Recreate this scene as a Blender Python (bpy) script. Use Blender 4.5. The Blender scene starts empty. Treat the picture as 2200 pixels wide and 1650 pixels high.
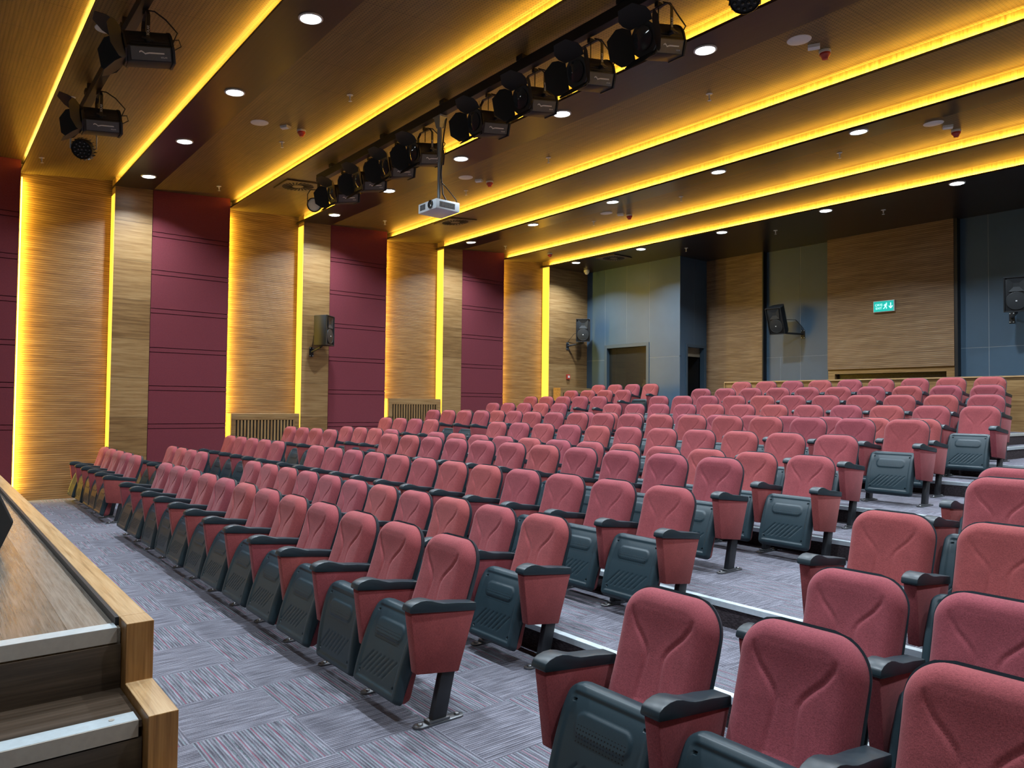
import bpy, bmesh, math, random
from mathutils import Vector, Matrix
random.seed(7)
sc = bpy.context.scene
COL = sc.collection
PI = math.pi

# ------------------------------------------------------------------ camera
F_PX, YAW, PITCH, ROLL, EYE = 1577.53, math.radians(51.147), math.radians(1.688), math.radians(.609), 1.70
cd = bpy.data.cameras.new('camera')
cd.sensor_width = 36.0
cd.lens = F_PX / 2200 * 36.0
cd.clip_start = .05
cd.clip_end = 100
cam = bpy.data.objects.new('camera', cd)
COL.objects.link(cam)
_f = Vector((-math.sin(YAW)*math.cos(PITCH), math.cos(YAW)*math.cos(PITCH), math.sin(PITCH)))
_r = Vector((math.cos(YAW), math.sin(YAW), 0))
_u = _r.cross(_f)
_r2 = _r*math.cos(ROLL) + _u*math.sin(ROLL)
_u2 = -_r*math.sin(ROLL) + _u*math.cos(ROLL)
cam.matrix_world = Matrix(((_r2.x, _u2.x, -_f.x, 0), (_r2.y, _u2.y, -_f.y, 0), (_r2.z, _u2.z, -_f.z, EYE), (0, 0, 0, 1)))
sc.camera = cam

# ------------------------------------------------------------------ world, exposure
w = bpy.data.worlds.new('world')
sc.world = w
w.use_nodes = True
w.node_tree.nodes['Background'].inputs[0].default_value = (.6, .7, 1, 1)
w.node_tree.nodes['Background'].inputs[1].default_value = .01
sc.view_settings.view_transform = 'Standard'
sc.view_settings.look = 'None'
sc.view_settings.exposure = 0.0
sc.view_settings.gamma = 1.0
sc.cycles.max_bounces = 7
sc.cycles.diffuse_bounces = 4
sc.cycles.glossy_bounces = 4
sc.cycles.sample_clamp_indirect = 4.0

DOWN_W, DOWN_COL = 92.0, (.80, .90, 1.0)      # each ceiling downlight
COVE_W = 13.0                                  # watts per metre of ceiling cove strip
NICHE_W = 19.0                                 # watts per metre of wall niche strip
LED_COL = (1.0, .74, .14)

# ------------------------------------------------------------------ helpers
class MB:
    def __init__(s):
        s.v, s.f, s.m = [], [], []
    def add(s, vs, fs, mi=0):
        o = len(s.v)
        s.v += [tuple(p) for p in vs]
        s.f += [tuple(i+o for i in f) for f in fs]
        s.m += [mi]*len(fs)
        return s
    def box(s, x0, x1, y0, y1, z0, z1, mi=0):
        vs = [(x, y, z) for z in (z0, z1) for y in (y0, y1) for x in (x0, x1)]
        return s.add(vs, [(0, 2, 3, 1), (4, 5, 7, 6), (0, 1, 5, 4), (2, 6, 7, 3), (0, 4, 6, 2), (1, 3, 7, 5)], mi)
    def hexa(s, pts, mi=0):            # bottom four (ccw from above), top four
        return s.add(pts, [(3, 2, 1, 0), (4, 5, 6, 7), (0, 1, 5, 4), (1, 2, 6, 5), (2, 3, 7, 6), (3, 0, 4, 7)], mi)
    def prism(s, prof, axis, a, b, mi=0):   # prof: 2D polygon; axis 0: (y,z) along x; 1: (x,z) along y; 2: (x,y) along z
        n = len(prof)
        def P(p, t):
            return (t, p[0], p[1]) if axis == 0 else ((p[0], t, p[1]) if axis == 1 else (p[0], p[1], t))
        vs = [P(p, a) for p in prof] + [P(p, b) for p in prof]
        fs = [tuple(range(n-1, -1, -1)), tuple(range(n, 2*n))] + [(i, (i+1) % n, (i+1) % n+n, i+n) for i in range(n)]
        return s.add(vs, fs, mi)
    def cyl(s, p0, p1, r0, r1=None, n=16, mi=0, caps=True):
        r1 = r0 if r1 is None else r1
        p0, p1 = Vector(p0), Vector(p1)
        d = (p1-p0).normalized()
        a = d.orthogonal().normalized()
        b = d.cross(a)
        vs = []
        for p, r in ((p0, r0), (p1, r1)):
            vs += [p+(a*math.cos(2*PI*i/n)+b*math.sin(2*PI*i/n))*r for i in range(n)]
        fs = [(i, (i+1) % n, (i+1) % n+n, i+n) for i in range(n)]
        if caps:
            fs += [tuple(range(n-1, -1, -1)), tuple(range(n, 2*n))]
        return s.add(vs, fs, mi)
    def lathe(s, prof, p, axis, n=24, mi=0):   # prof [(r, h)] along axis from p
        p = Vector(p); d = Vector(axis).normalized(); a = d.orthogonal().normalized(); b = d.cross(a)
        vs, fs = [], []
        for r, h in prof:
            vs += [p+d*h+(a*math.cos(2*PI*i/n)+b*math.sin(2*PI*i/n))*max(r, 1e-5) for i in range(n)]
        for k in range(len(prof)-1):
            fs += [(k*n+i, k*n+(i+1) % n, (k+1)*n+(i+1) % n, (k+1)*n+i) for i in range(n)]
        return s.add(vs, fs, mi)
    def tube(s, pts, r, n=8, mi=0):
        pts = [Vector(p) for p in pts]
        vs, fs = [], []
        for k, p in enumerate(pts):
            d = (pts[min(k+1, len(pts)-1)]-pts[max(k-1, 0)]).normalized()
            a = d.cross(Vector((.31, .52, .79))).normalized(); b = d.cross(a)
            vs += [p+(a*math.cos(2*PI*i/n)+b*math.sin(2*PI*i/n))*r for i in range(n)]
        for k in range(len(pts)-1):
            fs += [(k*n+i, k*n+(i+1) % n, (k+1)*n+(i+1) % n, (k+1)*n+i) for i in range(n)]
        fs += [tuple(range(n-1, -1, -1)), tuple(range((len(pts)-1)*n, len(pts)*n))]
        return s.add(vs, fs, mi)
    def xf(s, M):
        s.v = [tuple(M @ Vector(p)) for p in s.v]
        return s
    def mesh(s, name, mats, bevel=0, seg=2, smooth=None):
        me = bpy.data.meshes.new(name)
        me.from_pydata(s.v, [], s.f)
        for m in mats:
            me.materials.append(m)
        me.polygons.foreach_set('material_index', s.m)
        bm = bmesh.new()
        bm.from_mesh(me)
        bmesh.ops.recalc_face_normals(bm, faces=bm.faces)
        if bevel:
            es = [e for e in bm.edges if len(e.link_faces) == 2 and e.calc_face_angle(0) > .5]
            bmesh.ops.bevel(bm, geom=es, offset=bevel, segments=seg, profile=.5, affect='EDGES', clamp_overlap=True)
        bm.to_mesh(me)
        bm.free()
        if smooth is not None:
            me.polygons.foreach_set('use_smooth', [True]*len(me.polygons))
            me.set_sharp_from_angle(angle=math.radians(smooth))
        me.update()
        return me
    def obj(s, name, mats, parent=None, loc=None, rot=None, **kw):
        if not isinstance(mats, (list, tuple)):
            mats = [mats]
        return link(name, s.mesh(name, mats, **kw), parent, loc, rot)

def link(name, data, parent=None, loc=None, rot=None):
    o = bpy.data.objects.new(name, data)
    COL.objects.link(o)
    if parent is not None:
        o.parent = parent
    if loc is not None:
        o.location = loc
    if rot is not None:
        o.rotation_euler = rot
    return o

def tag(o, label, cat, group=None):
    o['label'] = label
    o['category'] = cat
    if group:
        o['group'] = group
    return o

def thing(name, label, cat, loc=(0, 0, 0), rot=(0, 0, 0), group=None):
    o = link(name, None, None, loc, rot)
    o.empty_display_size = .1
    return tag(o, label, cat, group)

def struct(o):
    o['kind'] = 'structure'
    return o

def copy_tree(o, parent=None):
    c = o.copy()
    COL.objects.link(c)
    c.parent = parent
    for ch in list(o.children):
        copy_tree(ch, c)
    return c

def text_mesh(body, size, depth=.001, align='CENTER', shear=0):
    cu = bpy.data.curves.new('lettering', 'FONT')
    cu.body = body
    cu.size = size
    cu.extrude = depth
    cu.align_x = align
    cu.align_y = 'CENTER'
    cu.shear = shear
    o = bpy.data.objects.new('lettering', cu)
    COL.objects.link(o)
    dg = bpy.context.evaluated_depsgraph_get()
    me = bpy.data.meshes.new_from_object(o.evaluated_get(dg))
    bpy.data.objects.remove(o)
    bpy.data.curves.remove(cu)
    return me

# ------------------------------------------------------------------ materials
class N:
    def __init__(s, name):
        s.m = bpy.data.materials.new(name)
        s.m.use_nodes = True
        s.t = s.m.node_tree
        s.b = s.t.nodes['Principled BSDF']
    def n(s, typ, **kw):
        x = s.t.nodes.new(typ)
        for k, v in kw.items():
            setattr(x, k, v)
        return x
    def l(s, a, b):
        s.t.links.new(a, b)
    def inp(s, x, i, v):
        if isinstance(v, bpy.types.NodeSocket):
            s.l(v, x.inputs[i])
        elif v is not None:
            x.inputs[i].default_value = v
    def math(s, op, a, b=None, c=None, clamp=False):
        x = s.n('ShaderNodeMath', operation=op, use_clamp=clamp)
        for i, v in enumerate((a, b, c)):
            if v is not None:
                s.inp(x, i, v)
        return x.outputs[0]
    def mix(s, fac, a, b, typ='MIX'):
        x = s.n('ShaderNodeMix', data_type='RGBA', blend_type=typ)
        s.inp(x, 0, fac)
        for i, v in ((6, a), (7, b)):
            if isinstance(v, tuple):
                v = v if len(v) == 4 else (*v, 1)
            s.inp(x, i, v)
        return x.outputs[2]
    def coord(s, kind='world'):
        if kind == 'world':
            return s.n('ShaderNodeNewGeometry').outputs['Position']
        return s.n('ShaderNodeTexCoord').outputs['Object']
    def mapv(s, v, scale=(1, 1, 1), loc=(0, 0, 0)):
        x = s.n('ShaderNodeMapping')
        s.l(v, x.inputs[0])
        x.inputs['Scale'].default_value = scale
        x.inputs['Location'].default_value = loc
        return x.outputs[0]
    def noise(s, v, scale=5, detail=4, rough=.55):
        x = s.n('ShaderNodeTexNoise')
        s.l(v, x.inputs['Vector'])
        x.inputs['Scale'].default_value = scale
        x.inputs['Detail'].default_value = detail
        x.inputs['Roughness'].default_value = rough
        return x.outputs['Fac']
    def ramp(s, fac, stops):
        x = s.n('ShaderNodeValToRGB')
        e = x.color_ramp.elements
        while len(e) < len(stops):
            e.new(.5)
        for k, (p, c) in enumerate(stops):
            e[k].position = p
            e[k].color = (*c, 1) if len(c) == 3 else c
        s.l(fac, x.inputs[0])
        return x.outputs[0]
    def smooth(s, v, a, b):
        x = s.n('ShaderNodeMapRange', interpolation_type='SMOOTHSTEP')
        s.inp(x, 0, v)
        x.inputs[1].default_value = a
        x.inputs[2].default_value = b
        return x.outputs[0]
    def sep(s, v):
        x = s.n('ShaderNodeSeparateXYZ')
        s.l(v, x.inputs[0])
        return x.outputs
    def bump(s, h, strength=.3, dist=.01):
        x = s.n('ShaderNodeBump')
        x.inputs['Strength'].default_value = strength
        x.inputs['Distance'].default_value = dist
        s.l(h, x.inputs['Height'])
        s.l(x.outputs[0], s.b.inputs['Normal'])
    def base(s, c, rough=.5, metal=0, spec=None):
        s.inp(s.b, 'Base Color', (*c, 1) if isinstance(c, tuple) else c)
        s.inp(s.b, 'Roughness', rough)
        s.inp(s.b, 'Metallic', metal)
        if spec is not None:
            s.inp(s.b, 'Specular IOR Level', spec)
        return s.m

def plain(name, c, rough=.5, metal=0, spec=None, grain=.06, gscale=40):
    k = N(name)
    f = k.noise(k.coord('obj'), gscale, 3)
    lo = tuple(x*(1-grain) for x in c)
    hi = tuple(min(1, x*(1+grain)) for x in c)
    return k.base(k.ramp(f, [(.3, lo), (.7, hi)]), rough, metal, spec)

def emit(name, c, strength):
    k = N(name)
    k.base(c, .5)
    k.b.inputs['Emission Color'].default_value = (*c, 1)
    k.b.inputs['Emission Strength'].default_value = strength
    return k.m

def wood(name, grain_axis, cols, rough=.42, slat=0, perf=False, scale=1.0, spec=.5, seam=0, plank=None):
    k = N(name)
    p = k.coord('world')
    sx, sy, sz = k.sep(p)
    st = [9*scale]*3
    st[grain_axis] = .55*scale
    v = k.mapv(p, tuple(st))
    n1 = k.noise(v, 3.0, 6, .6)
    st2 = [55*scale]*3
    st2[grain_axis] = 1.1*scale
    n2 = k.noise(k.mapv(p, tuple(st2)), 2.0, 3, .6)
    f = k.math('ADD', k.math('MULTIPLY', n1, .6), k.math('MULTIPLY', n2, .4))
    if plank:
        ax, wd = plank
        cell = k.math('FLOOR', k.math('DIVIDE', (sx, sy, sz)[ax], wd))
        wn = k.n('ShaderNodeTexWhiteNoise', noise_dimensions='1D')
        k.l(cell, wn.inputs['W'])
        f = k.math('ADD', f, k.math('MULTIPLY', k.math('SUBTRACT', wn.outputs[0], .5), .16))
    c = k.ramp(f, [(.34, cols[0]), (.5, cols[1]), (.66, cols[2])])
    h = k.math('MULTIPLY', f, .15)
    if slat:
        g = k.math('FRACT', k.math('DIVIDE', sz, slat))
        gm = k.smooth(k.math('ABSOLUTE', k.math('SUBTRACT', g, .5)), .33, .42)     # 1 in the groove
        c = k.mix(k.math('MULTIPLY', gm, .62), c, (cols[0][0]*.25, cols[0][1]*.2, cols[0][2]*.2))
        h = k.math('SUBTRACT', h, k.math('MULTIPLY', gm, .6))
    if perf:
        pit = .037
        a = k.math('SUBTRACT', k.math('FRACT', k.math('DIVIDE', sx, pit)), .5)
        b = k.math('SUBTRACT', k.math('FRACT', k.math('DIVIDE', sy, pit)), .5)
        d = k.math('SQRT', k.math('ADD', k.math('MULTIPLY', a, a), k.math('MULTIPLY', b, b)))
        hm = k.math('SUBTRACT', 1.0, k.smooth(d, .19, .26))
        c = k.mix(k.math('MULTIPLY', hm, .85), c, (.02, .012, .004))
    if seam:
        g = k.math('FRACT', k.math('DIVIDE', sx, seam))
        sm = k.math('SUBTRACT', 1.0, k.smooth(k.math('ABSOLUTE', k.math('SUBTRACT', g, .5)), .002, .0065))
        c = k.mix(k.math('MULTIPLY', sm, .75), c, (.02, .01, .004))
    if plank:
        ax, wd = plank
        g = k.math('FRACT', k.math('DIVIDE', (sx, sy, sz)[ax], wd))
        sm = k.math('SUBTRACT', 1.0, k.smooth(g, .008, .02))
        c = k.mix(k.math('MULTIPLY', sm, .6), c, (.02, .012, .006))
    k.bump(h, .35, .01)
    return k.base(c, rough, 0, spec)

OAK = ((.125, .066, .023), (.225, .130, .050), (.315, .203, .088))
M = {}
M['slat'] = wood('slatted oak', 1, OAK, .40, slat=.0375)
OAK2 = ((.120, .066, .030), (.215, .130, .064), (.305, .205, .110))
M['slat_x'] = wood('slatted oak across', 0, OAK2, .40, slat=.0375)
M['oak'] = wood('oak veneer', 1, OAK, .34, plank=(2, .708))
M['oak_x'] = wood('oak veneer across', 0, OAK, .38)
M['oak_z'] = wood('oak veneer upright', 2, OAK, .38)
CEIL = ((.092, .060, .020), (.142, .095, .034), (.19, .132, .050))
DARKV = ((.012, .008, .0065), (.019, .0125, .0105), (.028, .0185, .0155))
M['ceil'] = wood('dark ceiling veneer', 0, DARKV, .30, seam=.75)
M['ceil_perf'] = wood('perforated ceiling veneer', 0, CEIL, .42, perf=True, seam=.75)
M['cove'] = wood('cove veneer', 2, ((.15, .075, .02), (.24, .135, .04), (.33, .20, .07)), .5, scale=1.5)
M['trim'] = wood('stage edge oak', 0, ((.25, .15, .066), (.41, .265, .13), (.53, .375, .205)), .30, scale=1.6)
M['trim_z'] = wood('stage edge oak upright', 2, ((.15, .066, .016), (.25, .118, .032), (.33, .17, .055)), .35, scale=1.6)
DECK = ((.110, .094, .075), (.170, .148, .122), (.235, .210, .178))
M['deck'] = wood('stage floor laminate', 0, DECK, .26, plank=(1, .2), scale=2.6)
M['riser_wood'] = wood('dark walnut riser', 1, ((.024, .016, .010), (.050, .034, .022), (.085, .060, .042)), .34)

def carpet():
    k = N('carpet tiles')
    p = k.coord('world')
    x, y, z = k.sep(p)
    T = .5275
    tx = k.math('DIVIDE', k.math('ADD', x, 3.35), T)
    ty = k.math('DIVIDE', k.math('SUBTRACT', y, 1.10), T)
    par = k.math('ABSOLUTE', k.math('MODULO', k.math('ADD', k.math('FLOOR', tx), k.math('FLOOR', ty)), 2.0))
    par = k.math('GREATER_THAN', par, .5)
    # fine ribs across the stripe direction
    def ribs(a, other):
        cv = k.n('ShaderNodeCombineXYZ')
        k.l(k.math('MULTIPLY', a, 60.0), cv.inputs[0])
        k.l(k.math('MULTIPLY', other, 5.0), cv.inputs[1])
        n = k.noise(cv.outputs[0], 1.0, 1, .5)
        sn = k.math('SINE', k.math('ADD', k.math('MULTIPLY', a, 2*PI/.0175), k.math('MULTIPLY', n, 3.0)))
        return k.math('ADD', k.math('MULTIPLY', sn, .10), k.math('ADD', .25, k.math('MULTIPLY', n, .5)))
    r1, r2 = ribs(y, x), ribs(x, y)
    rib = k.n('ShaderNodeMix', data_type='FLOAT')
    k.l(par, rib.inputs[0]); k.l(r2, rib.inputs[2]); k.l(r1, rib.inputs[3])
    rib = rib.outputs[0]
    fine = k.noise(p, 230, 3, .8)
    f = k.math('ADD', k.math('MULTIPLY', rib, .52), k.math('MULTIPLY', fine, .48))
    c = k.ramp(f, [(.37, (.030, .029, .037)), (.5, (.104, .103, .125)), (.63, (.245, .248, .292))])
    # red and teal threads in every other tile
    def threads(pitch, wid, off, jit):
        g = k.math('FRACT', k.math('ADD', k.math('DIVIDE', k.math('ADD', y, k.math('MULTIPLY', fine, jit)), pitch), off))
        return k.math('LESS_THAN', g, wid)
    n3 = k.noise(p, 30, 2, .6)
    red = k.math('MULTIPLY', k.math('MULTIPLY', threads(.088, .055, .2, .004), par), k.smooth(n3, .22, .38))
    teal = k.math('MULTIPLY', k.math('MULTIPLY', threads(.033, .16, .55, .006), par), k.smooth(n3, .38, .55))
    c = k.mix(k.math('MULTIPLY', teal, .42), c, (.13, .23, .23))
    c = k.mix(k.math('MULTIPLY', red, .58), c, (.24, .035, .075))
    k.bump(f, .5, .004)
    return k.base(c, .95, 0, .1)
M['carpet'] = carpet()
k = N('shaded carpet riser')
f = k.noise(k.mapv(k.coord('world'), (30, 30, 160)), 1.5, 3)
M['riser'] = k.base(k.ramp(f, [(.35, (.022, .018, .020)), (.65, (.070, .058, .064))]), .9, 0, .1)  # same carpet, darkened in colour for the shade of the seats

def fabric(name, c, rough=.9, var=.08, ob=True):
    k = N(name)
    p = k.coord('obj' if ob else 'world')
    wv = k.noise(k.mapv(p, (420, 420, 90)), 1.2, 2, .6)
    wv2 = k.noise(k.mapv(p, (90, 420, 420)), 1.2, 2, .6)
    big = k.noise(p, 7, 3)
    f = k.math('ADD', k.math('MULTIPLY', wv, .5), k.math('MULTIPLY', wv2, .5))
    col = k.ramp(f, [(.36, tuple(x*.62 for x in c)), (.5, c), (.66, tuple(min(1, x*1.35) for x in c))])
    oi = k.n('ShaderNodeObjectInfo').outputs['Random']
    hs = k.n('ShaderNodeHueSaturation')
    k.l(col, hs.inputs['Color'])
    k.l(k.math('ADD', k.math('MULTIPLY', k.math('SUBTRACT', oi, .5), .016), .5), hs.inputs['Hue'])
    k.l(k.math('ADD', k.math('MULTIPLY', k.math('SUBTRACT', big, .5), .5), k.math('ADD', .93, k.math('MULTIPLY', oi, var*2))), hs.inputs['Value'])
    k.bump(f, .25, .002)
    k.b.inputs['Sheen Weight'].default_value = .16
    k.b.inputs['Sheen Roughness'].default_value = .45
    k.b.inputs['Sheen Tint'].default_value = (1, .62, .62, 1)
    return k.base(hs.outputs[0], rough, 0, .15)
M['fabric'] = fabric('red seat fabric', (.222, .052, .059))
M['fabric_arm'] = fabric('red arm fabric', (.200, .044, .047))
k = N('maroon acoustic fabric')
f = k.noise(k.coord('world'), 300, 2, .7)
M['maroon'] = k.base(k.ramp(f, [(.35, (.105, .022, .030)), (.65, (.175, .041, .051))]), .95, 0, .1)
M['maroon_gap'] = plain('maroon groove', (.035, .008, .012), .9)

def pan_plastic():
    k = N('charcoal plastic with speaker dots')
    p = k.coord('obj')
    x, y, z = k.sep(p)
    f = k.noise(p, 600, 2)
    c = k.ramp(f, [(.3, (.014, .028, .036)), (.7, (.021, .039, .049))])
    a = k.math('SUBTRACT', k.math('FRACT', k.math('DIVIDE', x, .0165)), .5)
    b = k.math('SUBTRACT', k.math('FRACT', k.math('DIVIDE', z, .0150)), .5)
    d = k.math('SQRT', k.math('ADD', k.math('MULTIPLY', a, a), k.math('MULTIPLY', b, b)))
    dot = k.math('SUBTRACT', 1.0, k.smooth(d, .15, .24))
    inx = k.math('LESS_THAN', k.math('ABSOLUTE', x), .128)
    inz = k.math('LESS_THAN', k.math('ABSOLUTE', k.math('SUBTRACT', z, .052)), .031)
    dot = k.math('MULTIPLY', dot, k.math('MULTIPLY', inx, inz))
    c = k.mix(dot, c, (.002, .003, .004))
    k.bump(k.math('ADD', k.math('MULTIPLY', f, .05), k.math('MULTIPLY', dot, -1.0)), .3, .003)
    return k.base(c, .40, 0, .32)
M['pan'] = pan_plastic()
M['plastic'] = plain('charcoal plastic', (.012, .023, .030), .40, 0, .4, .15, 300)
M['steel_dark'] = plain('black painted steel', (.012, .014, .017), .38)
M['steel'] = plain('scuffed steel foot', (.16, .17, .18), .30, .85)
M['alu'] = plain('brushed aluminium nosing', (.66, .76, .80), .32, .55)  # blue-white reflection of the lamps is put into this colour
M['alu_front'] = plain('grey nosing lip', (.34, .31, .27), .5, .2)
M['black'] = plain('black paint', (.008, .009, .011), .45)
M['black_matte'] = plain('matte black', (.005, .006, .007), .65)
M['speaker'] = plain('speaker cabinet plastic', (.010, .012, .014), .55, 0, .35)
M['grille'] = plain('speaker grille', (.012, .016, .019), .55)
M['grey_wall'] = plain('slate grey lacquered panel', (.054, .098, .146), .36, 0, .5, .04, 3)
M['grey_joint'] = plain('pale panel joint', (.20, .24, .27), .5)
M['grey_frame'] = plain('slate grey frame', (.046, .078, .108), .4, 0, .5, .04, 3)
M['white'] = plain('white plastic', (.62, .63, .62), .4, 0, .5, .03)
M['projector'] = plain('pale projector case', (.60, .68, .74), .38, 0, .5, .03)
M['pole'] = plain('galvanised pole', (.30, .33, .35), .38, .6)
M['redplastic'] = plain('red plastic', (.42, .045, .030), .4)
M['vent'] = plain('bronze diffuser plate', (.085, .058, .032), .45)
M['dark'] = plain('dark void', (.004, .004, .005), .8)
M['mark'] = plain('white print', (.62, .64, .66), .5)
M['label_grey'] = plain('grey lamp label plate', (.070, .085, .105), .45)
M['booth_in'] = plain('booth interior paint', (.022, .022, .020), .8)
M['beige'] = plain('beige lintel', (.20, .17, .12), .7)
M['paper'] = plain('paper', (.62, .66, .64), .7)
M['led'] = emit('yellow led strip', (1.0, .66, .10), 5.0)
M['led_cove'] = emit('cove led strip', (1.0, .66, .09), .35)
M['return_glow'] = emit('yellow return glow', (1.0, .62, .07), 1.05)  # emission put in for the LED light on the niche return faces
M['lamp'] = emit('downlight lens', (.86, .97, 1.0), 26.0)
M['exit'] = emit('green exit panel', (.0, .42, .36), .75)
M['exit_white'] = emit('exit pictogram', (.55, 1.0, .95), .95)
k = N('window glass')
k.base((.25, .28, .26), .02)
k.b.inputs['Transmission Weight'].default_value = .95
k.b.inputs['IOR'].default_value = 1.6
M['glass'] = k.m
k = N('lamp lens glass')
k.base((.03, .035, .04), .06, 0, .8)
M['lens'] = k.m
M['lens_pale'] = plain('pale ridged lens', (.78, .74, .58), .25, 0, .6)

# ------------------------------------------------------------------ room shell
XR, XP, XE = -14.90, -14.62, 1.05        # left wall: recess plane, proud plane; right wall
RISE = .1685
EDGES = [1.22, 2.61, 4.67, 6.10, 8.15, 9.60, 11.50, 12.95]
Z0 = [5.50, 5.56, 5.555, 5.545, 5.49, 5.44, 5.44, 5.42, 5.42]      # near edge of each ceiling panel
Y0S = [-5.0] + EDGES
def panel_ends(i):
    ya = Y0S[i]
    yb = EDGES[i] if i < 8 else 16.0
    za = Z0[i]
    zb = Z0[i+1] + .16 if i < 8 else 5.42
    return ya, yb, za, zb
def ceil_z(y):
    for i in range(9):
        ya, yb, za, zb = panel_ends(i)
        if ya <= y < yb:
            return za + (zb-za)*(y-ya)/(yb-ya)
    return 5.42

ceiling = struct(MB().box(XR-.2, XE+.2, -5.2, 16.2, 6.05, 6.2).obj('ceiling', M['dark']))
def slope_panel(ya, yb, za, zb, x0=XR-.05, x1=XE+.05, t=.03):
    return MB().hexa([(x0, ya, za), (x1, ya, za), (x1, yb, zb), (x0, yb, zb), (x0, ya, za+t), (x1, ya, za+t), (x1, yb, zb+t), (x0, yb, zb+t)])
for i in range(9):
    ya, yb, za, zb = panel_ends(i)
    ye = yb + .085 if i < 8 else yb
    ze = za + (zb-za)*(ye-ya)/(yb-ya)
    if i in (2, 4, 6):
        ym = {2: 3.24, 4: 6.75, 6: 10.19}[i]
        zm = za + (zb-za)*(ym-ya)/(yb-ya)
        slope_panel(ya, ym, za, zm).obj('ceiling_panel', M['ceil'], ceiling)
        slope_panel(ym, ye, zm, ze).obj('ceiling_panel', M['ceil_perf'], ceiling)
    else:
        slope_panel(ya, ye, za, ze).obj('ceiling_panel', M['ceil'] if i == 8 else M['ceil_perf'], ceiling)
    if i < 8:
        MB().box(XR-.05, XE+.05, ye, ye+.02, Z0[i+1]+.03, ze+.03).obj('cove_riser', M['cove'], ceiling)
        s = MB().box(XR+.3, XE, yb+.050, yb+.062, Z0[i+1]+.031, Z0[i+1]+.036).obj('led_strip', M['led_cove'], ceiling)
        ln = XE-XR-.3
        for q in range(2):
            ld = bpy.data.lights.new('cove_light', 'AREA')
            ld.shape = 'RECTANGLE'
            ld.size = ln/2
            ld.size_y = .02
            ld.energy = COVE_W*ln/2
            ld.color = LED_COL
            lo = bpy.data.objects.new('cove_light', ld)
            COL.objects.link(lo)
            lo.location = (XR+.3+ln*(.25+.5*(q % 2)), yb+.045, Z0[i+1]+.045)
            lo.rotation_euler = (PI+math.radians(-64), 0, 0)

# left wall: recessed slatted niches between proud plain oak and maroon fabric
wall_left = struct(MB().box(XR-.25, XR-.03, -5.2, 16.2, -.1, 6.05).obj('wall_left', M['oak']))
NICHES = [(1.21, 2.61), (4.64, 6.14), (8.12, 9.64), (11.49, 13.02)]
WOODS = [(2.61, 3.24), (6.14, 6.75), (9.64, 10.19), (13.02, 14.45)]
REDS = [(-5.0, 1.21), (3.24, 4.64), (6.75, 8.12), (10.19, 11.49)]
for a, b in NICHES:
    MB().box(XR-.03, XR, a-.1, b+.1, 0, 5.95).obj('slatted_panel', M['slat'], wall_left)
    MB().box(XR, XR+.012, a+.030, a+.048, .02, 5.5).obj('led_strip', M['led'], wall_left)
    ld = bpy.data.lights.new('niche_light', 'AREA')
    ld.shape = 'RECTANGLE'
    ld.size = 5.3
    ld.size_y = .03
    ld.energy = NICHE_W*5.3
    ld.color = (1.0, .64, .07)
    lo = bpy.data.objects.new('niche_light', ld)
    COL.objects.link(lo)
    lo.matrix_world = Matrix.Translation((XR+.060, a+.02, 2.8)) @ Vector((-.34, .94, 0)).to_track_quat('-Z', 'Y').to_matrix().to_4x4() @ Matrix.Rotation(PI/2, 4, 'Z')
for a, b in WOODS:
    MB().box(XR, XP, a+.012, b, 0, 5.95).obj('plain_panel', M['oak'], wall_left)
    MB().box(XR+.01, XP-.01, a, a+.012, .02, 5.42).obj('glow_return', M['return_glow'], wall_left)
ZS = [-.03, 1.293-.085, 1.293, 1.995-.085, 1.995, 2.70-.085, 2.70, 3.42-.085, 3.42, 4.13-.085, 4.13, 4.835-.085, 4.835, 5.9]
for a, b in REDS:
    m = MB()
    m.box(XR, XP-.035, a+.008, b, 0, 5.9, 1)
    for z0, z1 in zip(ZS[:-1], ZS[1:]):
        m.box(XP-.035, XP-.012, a+.012, b, z0+.006, z1-.006, 0)
    m.obj('fabric_panel', [M['maroon'], M['maroon_gap']], wall_left)

# unseen sides that close the hall
struct(MB().box(XE, XE+.2, -5.2, 16.2, -.1, 6.05).obj('wall_right', M['oak']))
struct(MB().box(XR-.2, XE+.2, -5.4, -5.2, -.1, 6.05).obj('wall_front', M['maroon']))

# back wall
YB = 15.66
JZ = 2.90
wall_back = struct(MB().box(XR-.2, XE+.2, YB+.05, YB+.25, -.1, 6.05).box(-9.80, -8.15, YB+.003, YB+.05, 0, 5.95).box(-5.68, 1.0, YB+.003, YB+.05, 0, 5.95).obj('wall_back', M['grey_joint']))
g = .011
def panels_xz(x_list, z_list, y0, y1, mat, name, parent, skip=()):
    m = MB()
    for i in range(len(x_list)-1):
        for j in range(len(z_list)-1):
            if (i, j) not in skip:
                m.box(x_list[i]+g/2, x_list[i+1]-g/2, y0, y1, z_list[j]+g/2, z_list[j+1]-g/2)
    return m.obj(name, mat, parent)
panels_xz([-9.80, -8.93, -8.15], [JZ, 5.95], YB, YB+.046, M['grey_wall'], 'grey_panel', wall_back)
panels_xz([-9.80, -9.43, -8.93, -8.15], [0, JZ], YB, YB+.046, M['grey_wall'], 'grey_panel', wall_back)
panels_xz([-5.68, -5.12, -3.9, -2.7, -1.5, -.3, 1.0], [0, JZ, 5.95], YB, YB+.046, M['grey_wall'], 'grey_panel', wall_back)
MB().box(-11.5, -9.82, YB-.15, YB+.05, 0, 5.95).obj('slatted_panel', M['slat_x'], wall_back)
MB().box(-9.82, -9.79, YB-.15, YB+.05, 0, 5.95).obj('panel_edge', M['black'], wall_back)
MB().box(-8.20, -5.66, YB-.16, YB+.05, 2.56, 5.95).obj('slatted_panel', M['slat_x'], wall_back)
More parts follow.
